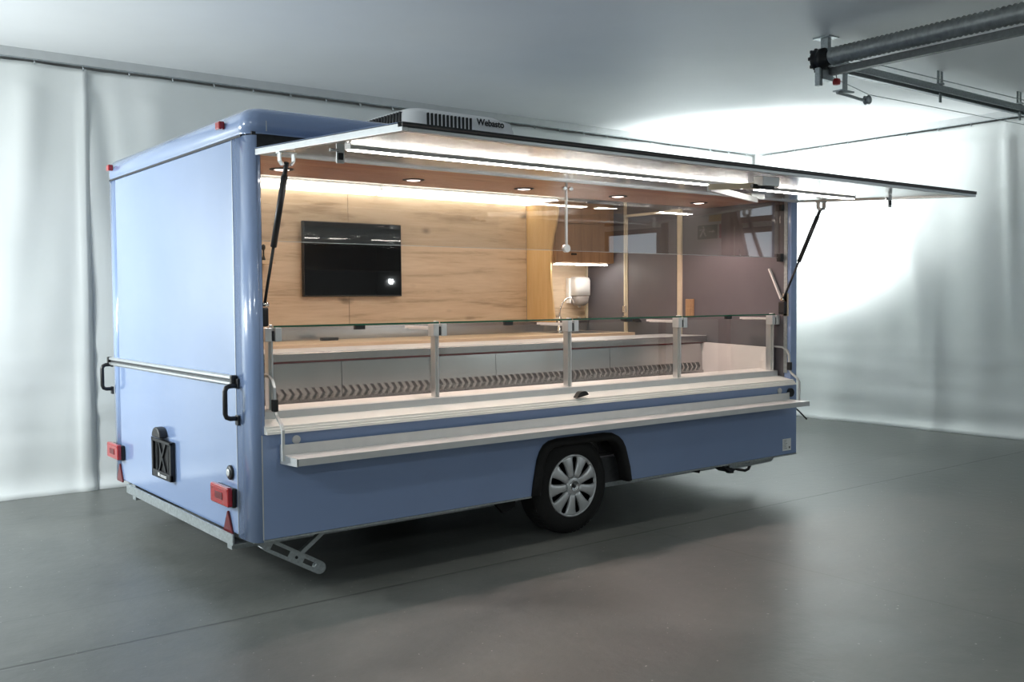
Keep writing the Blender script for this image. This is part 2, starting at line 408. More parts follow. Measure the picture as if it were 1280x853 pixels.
def rail(name, p0, p1, n, label, off):
    p0 = Vector(p0); p1 = Vector(p1); r = thing(name, (p0+p1)/2, label, 'curtain rail', 'curtain rails under the ceiling')
    d = (p1-p0).normalized(); side = d.cross(Vector((0, 0, 1)))
    MB().bar([p0+Vector((0, 0, .0115)), p1+Vector((0, 0, .0115))], .035, .067, side).build('rail_profile', 'satin_aluminium', r)
    lip = p0 + Vector((0, 0, -.026)) ; MB().bar([lip, p1 + Vector((0, 0, -.026))], .012, .008, side).build('rail_lip', 'galvanised', r)
    first = None
    for k in range(n):
        q = p0 + (p1-p0)*((k+.5)/n)
        if first is None:
            f0 = q; first = MB().tube([q+Vector((0, 0, -.02)), q+Vector((0, 0, -.05)), q+off*.4+Vector((0, 0, -.06)), q+off+Vector((0, 0, -.045))], .004, 6).build('hook', 'galvanised', r)
        else: clone(first, q-f0)
rail('curtain_rail', (-6.9, YC-.01, 3.315), (8.25, YC-.01, 3.315), 44, 'thin grey curtain rail with hooks along the back wall above the trailer', Vector((0, -.02, 0)))
rail('curtain_rail', (XC-.01, -2.4, 3.315), (XC-.01, 3.47, 3.315), 16, 'thin grey curtain rail with hooks on the end wall behind the overhead door track', Vector((-.02, 0, 0)))

# the end wall nearer the camera, which only shows as a reflection in the trailer's hanging glass
def window(n, y0, y1, z0, z1):
    r = MB()
    for a in ((y0, y0+.07, z0, z1), (y1-.07, y1, z0, z1), (y0+.07, y1-.07, z0, z0+.07), (y0+.07, y1-.07, z1-.07, z1)): r.box(XR-.05, XR-.002, a[0], a[1], a[2], a[3])
    o = struct(r.build('window_%d' % n, 'frame_brown'))
    MB().box(XR-.02, XR-.012, y0+.07, y1-.07, z0+.07, z1-.07).build('pane', 'window_glow', o)
window(1, -6.25, -5.10, 1.25, 2.48); window(2, -3.75, -3.02, 2.45, 2.95); window(3, -3.75, -2.98, 1.2, 2.38); window(4, -6.25, -5.10, 2.56, 2.86)
struct(MB().box(XR-.08, XR-.001, -5.05, -4.98, 0, 3.3).box(XR-.08, XR-.001, -3.95, -3.80, 0, 3.3).build('trim_1', 'frame_brown'))
struct(MB().bar([(XR-.12, -3.85, 3.2), (XR-.12, -3.3, 1.2)], .06, .08, (1, 0, 0)).build('trim_2', 'frame_brown'))
def sign(name, y0, y1, z0, z1, m, label, marks):
    r = thing(name, (XR-.02, (y0+y1)/2, z0), label, 'sign')
    MB().box(XR-.016, XR-.003, y0, y1, z0, z1).build('plate', m, r)
    for nm, polys in marks:
        k = MB()
        for poly in polys: k.prism([(y0 + a*(y1-y0), z0 + b*(z1-z0)) for a, b in poly], 'x', XR-.019, XR-.015)
        k.build(nm, 'paper', r)
man = [[(.28, .80), (.34, .80), (.34, .92), (.28, .92)], [(.20, .50), (.32, .78), (.40, .74), (.34, .5)], [(.3, .52), (.38, .5), (.46, .2), (.4, .18)], [(.2, .5), (.28, .5), (.16, .14), (.1, .2)],
       [(.12, .7), (.26, .72), (.26, .66), (.1, .62)]]
arrow = [[(.58, .48), (.8, .48), (.8, .56), (.58, .56)], [(.78, .38), (.9, .52), (.78, .66)]]
sign('exit_sign', -4.42, -4.08, 2.27, 2.46, 'sign_green', 'green running man escape sign on the end wall beside the camera', [('running_figure', man), ('arrow', arrow)])
sign('hose_sign', -4.04, -3.86, 2.27, 2.46, 'sign_red', 'small red fire hose sign next to the green escape sign', [('hose_mark', [[(.3, .2), (.7, .2), (.8, .5), (.7, .8), (.3, .8), (.2, .5)]])])
sign('yellow_sign', -4.22, -3.88, 2.5, 2.68, 'sign_yellow', 'plain yellow notice above the red hose sign on the end wall', [])

# ------------------------------------------------------------------ trailer
L, W, ZB, ZS, ZT = 4.33, 2.37, .29, 2.285, 2.43
T = thing('food_trailer', (L/2, W/2, 0), 'light blue food trailer with its serving flap raised and wood-lined interior lit', 'trailer')
# rear wall and its fittings
rw = MB().box(.0, .05, .19, W-.19, ZB, ZS-.012).build('rear_wall', 'blue_paint', T, .004)
MB().box(-.002, .0, .189, .193, ZB, ZS-.012).build('seam', 'satin_aluminium', rw)
MB().box(-.004, .05, .07, W-.07, ZS-.012, ZS).build('seam', 'dark_metal', rw)
# corner posts: quarter-round section
def corner(cx, sx, sy, y0, rx=.05, ry=.085, flat=.19):
    # cx: outer x of the end face, y0: outer y of the side face
    pts = [(cx + sx*(rx - rx*math.cos(t)), y0 + sy*(ry - ry*math.sin(t))) for t in [PI/2*k/10 for k in range(11)]]
    pts = [(cx, y0 + sy*flat)] + pts + [(cx + sx*rx, y0 + sy*.03), (cx + sx*.04, y0 + sy*.05), (cx + sx*.03, y0 + sy*flat)]
    return pts
for (cx, sx, sy, y0) in ((0, 1, 1, 0), (0, 1, -1, W), (L, -1, -1, W)):
    MB().prism(corner(cx, sx, sy, y0), 'z', ZB-.012, ZS-.008, True).build('corner_post', 'blue_paint', T)
# serving side: lower panel with the wheel arch cut out
arch = [(1.756, ZB), (1.765, .36), (1.795, .50), (1.815, .545), (1.845, .583), (1.885, .603), (1.95, .612), (2.33, .612), (2.40, .605), (2.45, .583), (2.485, .553), (2.51, .51), (2.55, .38), (2.565, ZB)]
MB().prism([(.05, ZB)] + arch + [(L, ZB), (L, .81), (.05, .81)], 'y', 0, .03).build('serving_panel', 'blue_paint', T, .002)
for a, b in ((.05, 1.745), (2.575, L)): MB().box(a, b, -.003, .03, ZB-.010, ZB-.001).build('bottom_trim', 'galvanised', T)
MB().box(.047, .052, -.002, .004, ZB, .81).build('seam', 'satin_aluminium', T)
MB().box(.05, .068, .002, .06, .81, 2.20).build('opening_post', 'blue_paint', T, .004)
MB().box(.066, .076, .02, .07, .9, 2.19).build('opening_seal', 'dark_metal', T)
MB().box(L-.075, L, .0, .06, .81, 2.20).build('opening_post', 'blue_paint', T, .006)
MB().box(L-.081, L-.074, .03, .06, .9, 2.19).build('opening_seal', 'galvanised', T)
hd = MB().box(.03, L, .01, .08, 2.20, ZS+.01).build('header', 'dark_metal', T)
MB().box(.06, L-.02, -.012, .03, 2.188, 2.202).build('hinge_gasket', 'blue_paint', T)
# far side, drawbar end, floor, roof
MB().box(.09, L-.06, W-.035, W, ZB, ZS).build('far_wall', 'blue_paint', T)
MB().box(L-.05, L, .06, W-.09, ZB, ZS).build('end_wall', 'blue_paint', T)
MB().box(.05, L-.05, .05, W-.05, ZB-.005, .45).build('floor_pan', 'dark_metal', T)
lo = [rrect(0, L, 0, W, .09, ZS), rrect(0, L, 0, W, .09, ZS+.012), rrect(-.004, L+.004, -.004, W+.004, .094, ZS+.014), rrect(-.004, L+.004, -.004, W+.004, .094, 2.345)]
for k in range(1, 7):
    a = PI/2*k/6; i = .075*(1-math.cos(a)); lo.append(rrect(-.004+i, L+.004-i, -.004+i, W+.004-i, .094-i*.5, 2.345 + .075*math.sin(a)))
lo.append(rrect(.3, L-.3, .3, W-.3, .1, ZT))
MB().loops(lo, cap0=False).build('roof', 'blue_paint', T)
MB().box(.097, .101, -.0055, -.0035, ZS+.014, 2.35).build('seam', 'satin_aluminium', T)
# marker lamps
for y in (2.225, .29):
    MB().box(-.035, -.004, y-.028, y+.028, 2.335, 2.375).build('marker_lamp', 'red_lens', T, .006)
# grab rail over the rear wall, handles
gr = MB().prism([(-.002, 1.048), (-.018, 1.048), (-.026, 1.056), (-.026, 1.064), (-.014, 1.068), (-.014, 1.080), (-.026, 1.084), (-.026, 1.094), (-.018, 1.1), (-.002, 1.1)], 'y', .195, W-.02)
gr = MB()
pr = [(-.002, 1.046), (-.018, 1.046), (-.026, 1.054), (-.026, 1.064), (-.013, 1.068), (-.013, 1.080), (-.026, 1.084), (-.026, 1.094), (-.018, 1.1), (-.002, 1.1)]
n = len(pr); gr.add([(p[0], .195, p[1]) for p in pr] + [(p[0], W-.03, p[1]) for p in pr], [tuple(range(n)), tuple(range(2*n-1, n-1, -1))] + [(i, n+i, n+(i+1) % n, (i+1) % n) for i in range(n)])
g = gr.build('bumper_rail', 'aluminium', T)
MB().box(-.014, -.012, .2, W-.035, 1.0685, 1.0795).build('rail_insert', 'dark_metal', g)
for y in (.185, W-.025): MB().box(-.032, -.001, y-.014, y+.014, 1.044, 1.102).build('end_cap', 'black_plastic', g, .006)
for y in (.165, W-.035):
    h = MB(); z0, z1 = .885, 1.05
    h.tube([(-.004, y, z0), (-.045, y, z0+.001), (-.062, y, z0+.008), (-.069, y, z0+.025), (-.069, y, z1-.025), (-.062, y, z1-.008), (-.045, y, z1-.001), (-.004, y, z1)], .0125, 10)
    h.box(-.012, 0, y-.02, y+.02, z0-.035, z0+.016).box(-.012, 0, y-.02, y+.02, z1-.016, z1+.035)
    h.build('grab_handle', 'black_plastic', T, .003)
# tail lamps and reflectors
for y in (2.21, .318):
    tl = MB().box(-.026, 0, y-.115, y+.115, .425, .525).build('tail_lamp', 'black_plastic', T, .008)
    MB().prism(rpoly([(y-.12, .432), (y+.12, .432), (y+.12, .532), (y-.12, .532)], .012), 'x', -.052, -.026).build('lens', 'red_lens', tl, .006)
    MB().box(-.055, -.052, y-.05, y+.05, .462, .498).build('reflector', 'dark_red_lens', tl, .002)
    MB().box(-.0545, -.052, y-.11, y+.11, .512, .520).build('lens_rib', 'red_lens', tl, .002)
for y in (2.195, .312):
    MB().prism(rpoly([(y-.065, .255+.02), (y+.065, .255+.02), (y, .255+.145)], .012), 'x', -.012, -.001).build('reflector_triangle', 'dark_red_lens', T, .003)
# number plate holder
y0, y1, z0, z1 = 1.12, 1.46, .425, .655
ph = MB().box(-.012, -.001, y0, y1, z0, z1)
for a in ((y0, y0+.022, z0, z1), (y1-.022, y1, z0, z1), (y0, y1, z0, z0+.04), (y0, y1, z1-.02, z1)): ph.box(-.028, -.012, *a)
p = ph.build('plate_holder', 'black_plastic', T, .003)
cx, cz = (y0+y1)/2, (z0+z1)/2+.01
rb = MB()
for s in (1, -1): rb.bar([(-.017, cx-.06*s, cz-.085), (-.017, cx+.06*s, cz+.085)], .012, .012, (1, 0, 0))
for yy in (y0+.075, y1-.075, y0+.055, y1-.055): rb.box(-.02, -.012, yy-.004, yy+.004, z0+.04, z1-.02)
rb.build('rib', 'dark_metal', p)
MB().box(-.0295, -.028, cx+.03, cx+.055, z0+.01, z0+.03).box(-.0295, -.028, cx-.09, cx+.015, z0+.018, z0+.022).box(-.0295, -.028, cx-.09, cx+.015, z0+.010, z0+.013).build('print', 'paper', p)
for yy in (y0+.04, y1-.04): MB().lathe([(.006, -.016), (.006, -.012)], (0, yy, cz), 'x', 10).build('screw', 'chrome', p)
pl = MB(); 
pts = [(1.315+.075*math.cos(a), .668+.062*math.sin(a)) for a in [PI*k/12 for k in range(13)]]
pl.prism(pts, 'x', -.05, -.001); pl.build('plate_lamp', 'black_plastic', T, .008)
rc = MB().lathe([(.038, -.001), (.038, -.010), (.03, -.016), (.0001, -.016)], (0, .275, .597), 'x', 20).build('round_socket', 'dark_metal', T)
MB().lathe([(.02, -.017), (.02, -.0195), (.012, -.0195), (.0001, -.018)], (0, .275, .597), 'x', 16).build('socket_core', 'satin_aluminium', rc)
# bumper beam under the rear wall
MB().prism([(-.03, .292), (-.03, .236), (.05, .236), (.05, .242), (-.022, .242), (-.022, .292)], 'y', .20, 1.98).build('underrun_beam', 'galvanised', T)
MB().box(.02, 4.28, .34, .40, .18, .28).box(.02, 4.28, 1.96, 2.02, .18, .28).build('chassis_rail', 'galvanised', T)
MB().tube([(2.108, .2, .305), (2.108, 2.15, .305)], .04, 12).build('axle', 'dark_metal', T)
# wheel arch lip and housing
lip = MB(); n = len(arch)
sec = []
ctr = Vector((2.16, .30))
for (x, z) in arch:
    p = Vector((x, z)); 
    d = (ctr - p).normalized() if z > .5 else Vector((1 if x < 2.16 else -1, 0))
    sec.append([(p.x - d.x*.012, 0.0, p.y - d.y*.012), (p.x - d.x*.008, -.016, p.y - d.y*.008), (p.x + d.x*.03, -.03, p.y + d.y*.03), (p.x + d.x*.045, -.02, p.y + d.y*.045), (p.x + d.x*.04, .06, p.y + d.y*.04)])
vs = [v for s in sec for v in s]; fs = []
for i in range(n-1):
    for k in range(4): fs.append((i*5+k, i*5+k+1, (i+1)*5+k+1, (i+1)*5+k))
lp = MB().add(vs, fs, True).build('arch_lip', 'rubber', T); lp.modifiers.new('thick', 'SOLIDIFY').thickness = .004
hs = MB(); vs = []; fs = []
for (x, z) in arch: vs += [(x, .03, z), (x, .30, z)]
for i in range(n-1): fs.append((2*i, 2*i+1, 2*i+3, 2*i+2))
fs.append(tuple(2*i+1 for i in range(n)))
h = hs.add(vs, fs).build('wheel_housing', 'rubber', T)
# wheel
def wheel(yf, s):
    WC = (2.108, yf, .305)
    w0 = MB()
    prof = [(.18, .012), (.20, .0), (.225, -.006), (.262, .0), (.288, .014), (.3, .035), (.305, .06), (.305, .14), (.3, .165), (.285, .185), (.22, .2), (.17, .19)]
    prof = [(r, h*s) for r, h in prof]
    tyre = w0.lathe(prof, WC, 'y', 48).build('wheel', 'rubber', T)
    tr = MB()
    for k in range(60):
        a = 2*PI*k/60
        c, sn = math.cos(a), math.sin(a); c2, s2 = math.cos(a+.06), math.sin(a+.06)
        def P(r, h, cc, ss): return (WC[0]+r*cc, WC[1]+h*s, WC[2]+r*ss)
        tr.add([P(.299, .03, c, sn), P(.299, .03, c2, s2), P(.304, .075, c2, s2), P(.304, .075, c, sn), P(.303, .03, c, sn), P(.303, .03, c2, s2), P(.307, .075, c2, s2), P(.307, .075, c, sn)],
               [(0, 1, 2, 3), (7, 6, 5, 4), (0, 4, 5, 1), (1, 5, 6, 2), (2, 6, 7, 3), (3, 7, 4, 0)])
    tr.build('tread', 'rubber', tyre)
    hb = MB().lathe([(.19, .02*s), (.185, .03*s), (.0001, .03*s)], WC, 'y', 36).build('rim', 'dark_metal', tyre)
    hc = MB()
    # outer ring and hub disc of the cover
    hc.lathe([(.180, .012*s), (.184, -.002*s), (.190, -.006*s), (.197, .0), (.197, .012*s)], WC, 'y', 54)
    hc.lathe([(.058, .01*s), (.056, -.006*s), (.045, -.010*s), (.0001, -.012*s)], WC, 'y', 36)
    ns = 9; ga = math.radians(4)
    for k in range(ns):
        am = ga + math.radians(20) + 2*PI*k/ns; half = PI/ns
        rows = []
        for r, gap, hh in ((.05, .0, -.008), (.075, .035, -.010), (.10, .105, -.011), (.13, .125, -.010), (.16, .125, -.007), (.176, .105, -.004), (.188, .02, -.002)):
            hw = half - gap; row = []
            for t in (-1, -.85, -.5, 0, .5, .85, 1):
                a = am + hw*t; drop = .008*abs(t)**6
                row.append((WC[0]+r*math.cos(a), WC[1]+(hh+drop)*s, WC[2]+r*math.sin(a)))
            rows.append(row)
        nv = 7; vs = [v for r in rows for v in r]; fs = [(i*nv+j, i*nv+j+1, (i+1)*nv+j+1, (i+1)*nv+j) for i in range(len(rows)-1) for j in range(nv-1)]
        o = len(vs); vs2 = [(v[0], v[1]+.014*s, v[2]) for v in vs]
        edge = [j for j in range(nv)] + [i*nv+nv-1 for i in range(1, len(rows))] + [(len(rows)-1)*nv+j for j in range(nv-2, -1, -1)] + [i*nv for i in range(len(rows)-2, 0, -1)]
        fs2 = [(edge[i], edge[(i+1) % len(edge)], edge[(i+1) % len(edge)]+o, edge[i]+o) for i in range(len(edge))]
        hc.add(vs + vs2, fs, True); oo = len(hc.v) - 2*o
        for f in fs2: hc.f.append(tuple(i+oo for i in f)); hc.sm.append(False)
    hc.build('hubcap', 'silver_wheel', tyre)
    cp = MB().lathe([(.036, -.008*s), (.034, -.017*s), (.030, -.018*s), (.028, -.015*s), (.0001, -.015*s)], WC, 'y', 28).build('centre_cap', 'chrome', tyre)
    MB().prism([(WC[0]-.014, WC[2]-.004), (WC[0]-.004, WC[2]+.012), (WC[0]+.004, WC[2]+.004), (WC[0]+.014, WC[2]+.012), (WC[0]+.008, WC[2]-.006), (WC[0]-.002, WC[2]-.014)], 'y', WC[1]-.0155*s, WC[1]-.017*s).build('emblem', 'dark_metal', tyre)
    return tyre
wheel(.035, 1); wheel(W-.035, -1)
# steady legs: pressed steel arm with slots, and a brace
def steady(px, pz, ex, ez, y, sgn, brace, name_mat='galvanised'):
    a = Vector((px, 0, pz)); b = Vector((ex, 0, ez)); d = (b-a); ln_ = d.length; d.normalize(); nrm = Vector((-d.z, 0, d.x))
    if nrm.z < 0: nrm = -nrm
    def P(u, v): q = a + d*u + nrm*v; return (q.x, q.z)
    mbx = MB()
    # plate made of strips round two slots
    h0, h1 = .034, .032
    def quad(u0, v0, u1, v1, u2, v2, u3, v3): mbx.prism([P(u0, v0), P(u1, v1), P(u2, v2), P(u3, v3)], 'y', y, y+.006)
    s1 = (.16*ln_, .42*ln_); s2 = (.64*ln_, .88*ln_)
    quad(0, -.02, s1[0], -h0, s1[0], h0, 0, .02)
    for s, hh in ((s1, .016), (s2, .012)):
        quad(s[0], -h0, s[1], -h0, s[1], -hh, s[0], -hh); quad(s[0], hh, s[1], hh, s[1], h0, s[0], h0)
    quad(s1[1], -h0, s2[0], -h0, s2[0], h0, s1[1], h0)
    ring = [P(s2[1], -h0)] + [P(s2[1] + .04*math.cos(t), h0*math.sin(t)) for t in [-PI/2+PI*k/10 for k in range(1, 10)]] + [P(s2[1], h0)]
    mbx.prism(ring, 'y', y, y+.006)
    for v in (-h0, h0):   # flanges
        mbx.prism([P(.02, v*.8), P(s1[0], v), P(s2[1], v), P(s2[1], v*.9), P(s1[0], v*.9), P(.02, v*.65)], 'y', y-.012, y+.05)
    leg = mbx.build('steady_leg', name_mat, T)
    c = P(s2[1]+.012, 0); MB().lathe([(.030, .008), (.034, .012), (.034, .04), (.03, .044)], (c[0], y, c[1]), 'y', 20).build('foot_roller', name_mat, leg)
    c = P(.53*ln_, 0); MB().lathe([(.008, -.004), (.008, .008)], (c[0], y, c[1]), 'y', 10).build('pivot_bolt', 'dark_metal', leg)
    MB().tube([(px-.03*sgn, y+.02, pz+.005), (px+.03*sgn, y+.02, pz+.005)], .016, 10).build('spindle', name_mat, leg)
    if brace:
        q = P(.56*ln_, 0); MB().bar([(q[0], y+.03, q[1]), (px+.40*sgn, y+.03, ZB-.012)], .03, .022, (0, 1, 0)).build('brace', name_mat, leg)
    return leg
steady(.085, .255, .45, .028+.015, .12, 1, True)
steady(.085, .255, .45, .043, W-.18, 1, True)
steady(3.70, .248, 4.24, .262, .12, 1, False)
steady(3.70, .248, 4.24, .262, W-.18, 1, False)
# mud flap piece, dark bracket and cable under the drawbar end
MB().prism([(3.28, .285), (3.40, .285), (3.375, .225), (3.30, .245)], 'y', .12, .15).build('mud_flap', 'rubber', T)
MB().prism([(1.55, .285), (1.76, .285), (1.74, .20), (1.66, .17)], 'y', .16, .19).build('mud_flap', 'rubber', T)
MB().prism([(3.52, .285), (3.72, .285), (3.80, .20), (3.74, .185), (3.66, .235)], 'y', .14, .26).build('leg_mount', 'dark_metal', T)
MB().tube([(3.78, .16, .215), (3.84, .15, .195), (3.90, .14, .182), (3.94, .14, .19), (3.96, .14, .22), (3.962, .14, .262)], .011, 8).build('cable', 'black_plastic', T)
MB().tube([(3.80, .2, .20), (3.80, .2, .17)], .03, 10).build('jack_nut', 'dark_metal', T)
MB().tube([(4.34, .06, .66), (4.40, .03, .60), (4.46, .0, .535)], .006, 8).build('drain_hose', 'black_plastic', T)
MB().box(L, L+.02, .03, .07, 1.02, 1.16).build('end_handle', 'dark_metal', T, .004)
MB().box(L, L+.012, .04, .07, .43, .46).build('end_latch', 'dark_metal', T, .003)
# maker's sticker
st = MB().box(4.162, 4.262, -.0022, 0, .318, .408).build('sticker', 'paper', T)
k = MB()
for i in range(6): k.box(4.172, 4.172+.03+.03*random.random(), -.003, -.0022, .395-.012*i, .398-.012*i)
k.box(4.235, 4.252, -.003, -.0022, .332, .348).build('print', 'ink', st)
for x in (.23, 4.12): MB().lathe([(.022, -.008), (.022, 0)], (x, 0, .775), 'y', 16).build('turn_button', 'satin_aluminium', T)
MB().lathe([(.034, -.014), (.03, -.02), (.034, 0)], (4.245, 0, .755), 'y', 18).build('key_switch', 'black_plastic', T)

# ---- raised flap
th = math.atan2(-.072, 1.36)
def F(u, v=0.0):      # u: distance out from the hinge, v: above the underside
    return (-.012 - u*math.cos(th) , 2.178 + u*math.sin(th) + v)
FX0, FX1, FU = .035, 4.315, 1.36
def fbox(mb, x0, x1, u0, u1, v0, v1):
    q = [F(u0, v0), F(u1, v0), F(u1, v1), F(u0, v1)]
    return mb.prism(q, 'x', x0, x1)
flap = fbox(MB(), FX0+.01, FX1-.01, .0, FU-.01, .012, .028).build('serving_flap', 'flap_sheet', T)
for a in (FX0, FX1-.028): fbox(MB(), a, a+.028, 0, FU, 0, .034).build('flap_side_frame', 'aluminium', flap, .002)
fbox(MB(), FX0+.028, FX1-.028, FU-.03, FU, .0, .016).build('flap_front_frame', 'aluminium', flap, .002)
fbox(MB(), FX0, FX1, FU-.03, FU+.006, .016, .021).build('edge_strip', 'dark_metal', flap)
fbox(MB(), FX0, FX1, FU-.03, FU+.003, .0212, .0268).build('edge_strip', 'frame_brown', flap)
fbox(MB(), FX0, FX1, FU-.03, FU+.006, .027, .034).build('edge_strip', 'dark_metal', flap)
fbox(MB(), FX0+.028, FX1-.028, .0, .03, .0, .012).build('flap_hinge_frame', 'aluminium', flap)
fbox(MB(), FX0, FX1, .0, FU-.02, .0285, .034).build('flap_skin', 'blue_paint', flap)
for (a, b) in ((.20, 2.93), (3.03, 4.06)):
    s = fbox(MB(), a, b, .60, .655, -.004, .012).build('led_profile', 'pale_ledge', flap)
    fbox(MB(), a+.01, b-.01, .603, .614, -.0075, -.004).build('led_strip', 'led_white', s)
    fbox(MB(), a+.01, b-.01, .641, .652, -.0075, -.004).build('led_strip', 'led_white', s)
def latch(x, u):
    y, z = F(u, 0); l = MB().box(x-.018, x+.018, y-.012, y-.006, z-.075, z+.01).build('latch', 'satin_aluminium', flap)
    MB().box(x-.012, x+.012, y-.016, y-.012, z-.06, z-.03).build('latch_slot', 'dark_metal', l)
    MB().tube([(x-.05, y-.01, z-.02), (x-.01, y-.01, z-.02)], .008, 8).build('latch_pin', 'chrome', l)
latch(.13, .68); latch(3.98, .95)
# folding scissor stay lying under the flap
y0, z0 = F(1.20, 0); y1, z1 = F(.92, 0); y2, z2 = F(.34, 0)
sc = MB().box(2.33, 2.47, y0-.03, y0+.03, z0-.05, z0).build('stay_bracket', 'satin_aluminium', flap, .003)
MB().tube([(2.40, y0, z0-.03), (2.44, y0-.01, z0-.055), (2.30, y0+.02, z0-.05)], .012, 8).build('stay_joint', 'black_plastic', sc)
MB().bar([(2.38, y0, z0-.045), (2.26, y1, z1-.05)], .03, .016, (0, 0, 1)).build('stay_arm', 'cream_edge', sc)
MB().bar([(2.26, y1, z1-.055), (3.40, y2, z2-.04)], .035, .022, (0, 0, 1)).build('stay_arm', 'satin_aluminium', sc)
MB().box(3.32, 3.46, y2-.025, y2+.025, z2-.035, z2).build('stay_foot', 'satin_aluminium', sc, .003)
# gas struts
def strut(x, xf):
    lo_, hi_ = Vector((x, .055, 1.455)), Vector((xf, *F(.235, -.045)))
    a = lo_.lerp(hi_, .42); b = lo_.lerp(hi_, .91)
    g = MB().tube([a, b], .0155, 12).build('gas_strut', 'black_plastic', T)
    MB().tube([lo_, a], .008, 8).build('rod', 'dark_metal', g)
    MB().tube([b, hi_], .012, 8).build('strut_end', 'dark_metal', g)
    MB().lathe([(.012, 0), (.016, .004), (.012, .01)], (b.x, b.y, b.z-.004), 'z', 10).build('collar', 'black_plastic', g)
    f = F(.235, 0); fx = hi_.x
    MB().bar([(fx-.035, f[0], f[1]), (fx-.035, f[0], f[1]-.04), (fx-.02, f[0], f[1]-.06)], .03, .006, (0, 1, 0)).bar([(fx+.035, f[0], f[1]), (fx+.035, f[0], f[1]-.04), (fx+.02, f[0], f[1]-.06)], .03, .006, (0, 1, 0)).box(fx-.045, fx+.045, f[0]-.018, f[0]+.018, f[1]-.006, f[1]).build('fork', 'satin_aluminium', g)
    MB().lathe([(.011, -.02), (.011, .02)], tuple(lo_), 'x', 12).build('ball_joint', 'chrome', g)
    sg = 1 if x < 2 else -1
    MB().box(x-.022, x+.012, .03, .085, 1.345, 1.44).build('strut_mount', 'black_plastic', g, .008)
strut(.10, .09); strut(4.235, 4.27)
MB().bar([(4.235, .075, 1.46), (4.235, .185, 1.69)], .02, .012, (1, 0, 0)).build('stay_lever', 'pale_ledge', T)
MB().box(4.249, 4.2545, .02, .07, 1.33, 1.50).build('lever_plate', 'cream_edge', T)

# ---- folding customer shelf
SX0, SX1 = .14, 4.20
sh = MB().prism([(-.018, .668), (-.20, .676), (-.20, .704), (-.026, .704), (-.026, .757), (-.018, .757)], 'x', SX0, SX1).build('customer_shelf', 'satin_aluminium', T, .002)
MB().prism([(-.20, .7045), (-.03, .7045), (-.03, .707), (-.2, .707)], 'x', SX0+.004, SX1-.004).build('shelf_tread', 'pale_ledge', sh)
MB().box(SX0, SX1, -.206, -.2, .674, .708).build('shelf_lip', 'satin_aluminium', sh)
for x in (SX0, SX1): MB().prism([(-.018, .666), (-.205, .674), (-.205, .708), (-.026, .757), (-.018, .757)] if False else [(-.016, .664), (-.206, .672), (-.206, .71), (-.03, .71), (-.03, .76), (-.016, .76)], 'x', x-.004, x+.004).build('shelf_end_cap', 'satin_aluminium', sh)
for x in (.115, 4.225):
    b = MB().bar([(x, .14, 1.10), (x, .05, 1.095), (x, .012, 1.075), (x, -.008, 1.04), (x, -.012, .93), (x, -.03, .905), (x, -.085, .865), (x, -.10, .84), (x, -.10, .69)], .014, .012, (1, 0, 0)).build('shelf_bracket', 'satin_aluminium', sh)
    MB().box(x-.013, x+.013, -.028, .004, .925, .985).build('grip', 'black_plastic', b, .004)

# ---- interior lining
back_y = 2.285
for (a, b) in ((.06, 1.768), (1.772, 3.54), (3.562, 4.262)):
    MB().box(a, b, back_y, back_y+.018, .46, 2.375).build('lining_panel', 'oak_panel', T)
MB().box(1.766, 1.774, back_y+.004, back_y+.012, .46, 2.30).build('lining_joint', 'frame_brown', T)
MB().box(.051, .064, .07, 2.285, .46, 2.375).build('lining_panel', 'oak_panel', T)
MB().box(.05, L-.05, .08, 2.32, 2.376, 2.392).build('lining_ceiling', 'ceiling_white', T)
MB().box(.05, L-.05, .06, 2.28, .45, .46).build('floor_covering', 'mauve_panel', T)
MB().box(4.255, 4.28, .06, 2.285, .46, 2.376).build('lining_panel', 'mauve_panel', T)
MB().box(4.235, 4.256, 2.262, 2.284, 1.28, 1.78).build('corner_trim', 'cream_edge', T)
# fin-shaped divider with a curved front edge
fy = [(2.284, 1.27), (2.284, 2.288), (1.87, 2.288)]
cur = [(1.855, 2.25), (1.860, 2.20), (1.885, 2.10), (1.918, 2.02), (1.94, 1.92), (1.952, 1.83), (1.956, 1.745), (1.952, 1.62), (1.94, 1.50), (1.922, 1.38), (1.90, 1.27)]
MB().prism(fy + cur, 'x', 3.542, 3.56).build('divider_fin', 'fin_oak', T)
# soffit over the counter with downlights
sf = MB().box(.065, 4.255, .085, .83, 2.2, 2.37).build('soffit', 'soffit_wood', T)
sl_ = MB().box(.09, 4.23, .831, .842, 2.285, 2.325).build('led_profile', 'aluminium', sf)
MB().box(.1, 4.22, .8425, .846, 2.29, 2.32).build('led_strip', 'soffit_fill', T)  # hidden glowing strip, with its profile, added to light the back wall evenly
first = None
for i, x in enumerate((.43, 1.285, 2.14, 2.995, 3.85)):
    if first is None:
        first = MB().lathe([(.042, 2.2), (.042, 2.1945), (.05, 2.193), (.066, 2.196), (.068, 2.2)], (x, .55, 0), 'z', 28).build('downlight', 'black_plastic', T)
        MB().lathe([(.042, 2.1955), (.030, 2.1925), (.0001, 2.1915)], (x, .55, 0), 'z', 24).build('diffuser', 'led_downlight', first)
    else: clone(first, (x-.43, 0, 0))
    lamp('downlight_glow', 'SPOT', (x, .55, 2.18), 38, (1.0, .74, .68), aim=(x, .55, 0), size=.04, spot=math.radians(140), blend=.6).parent = None
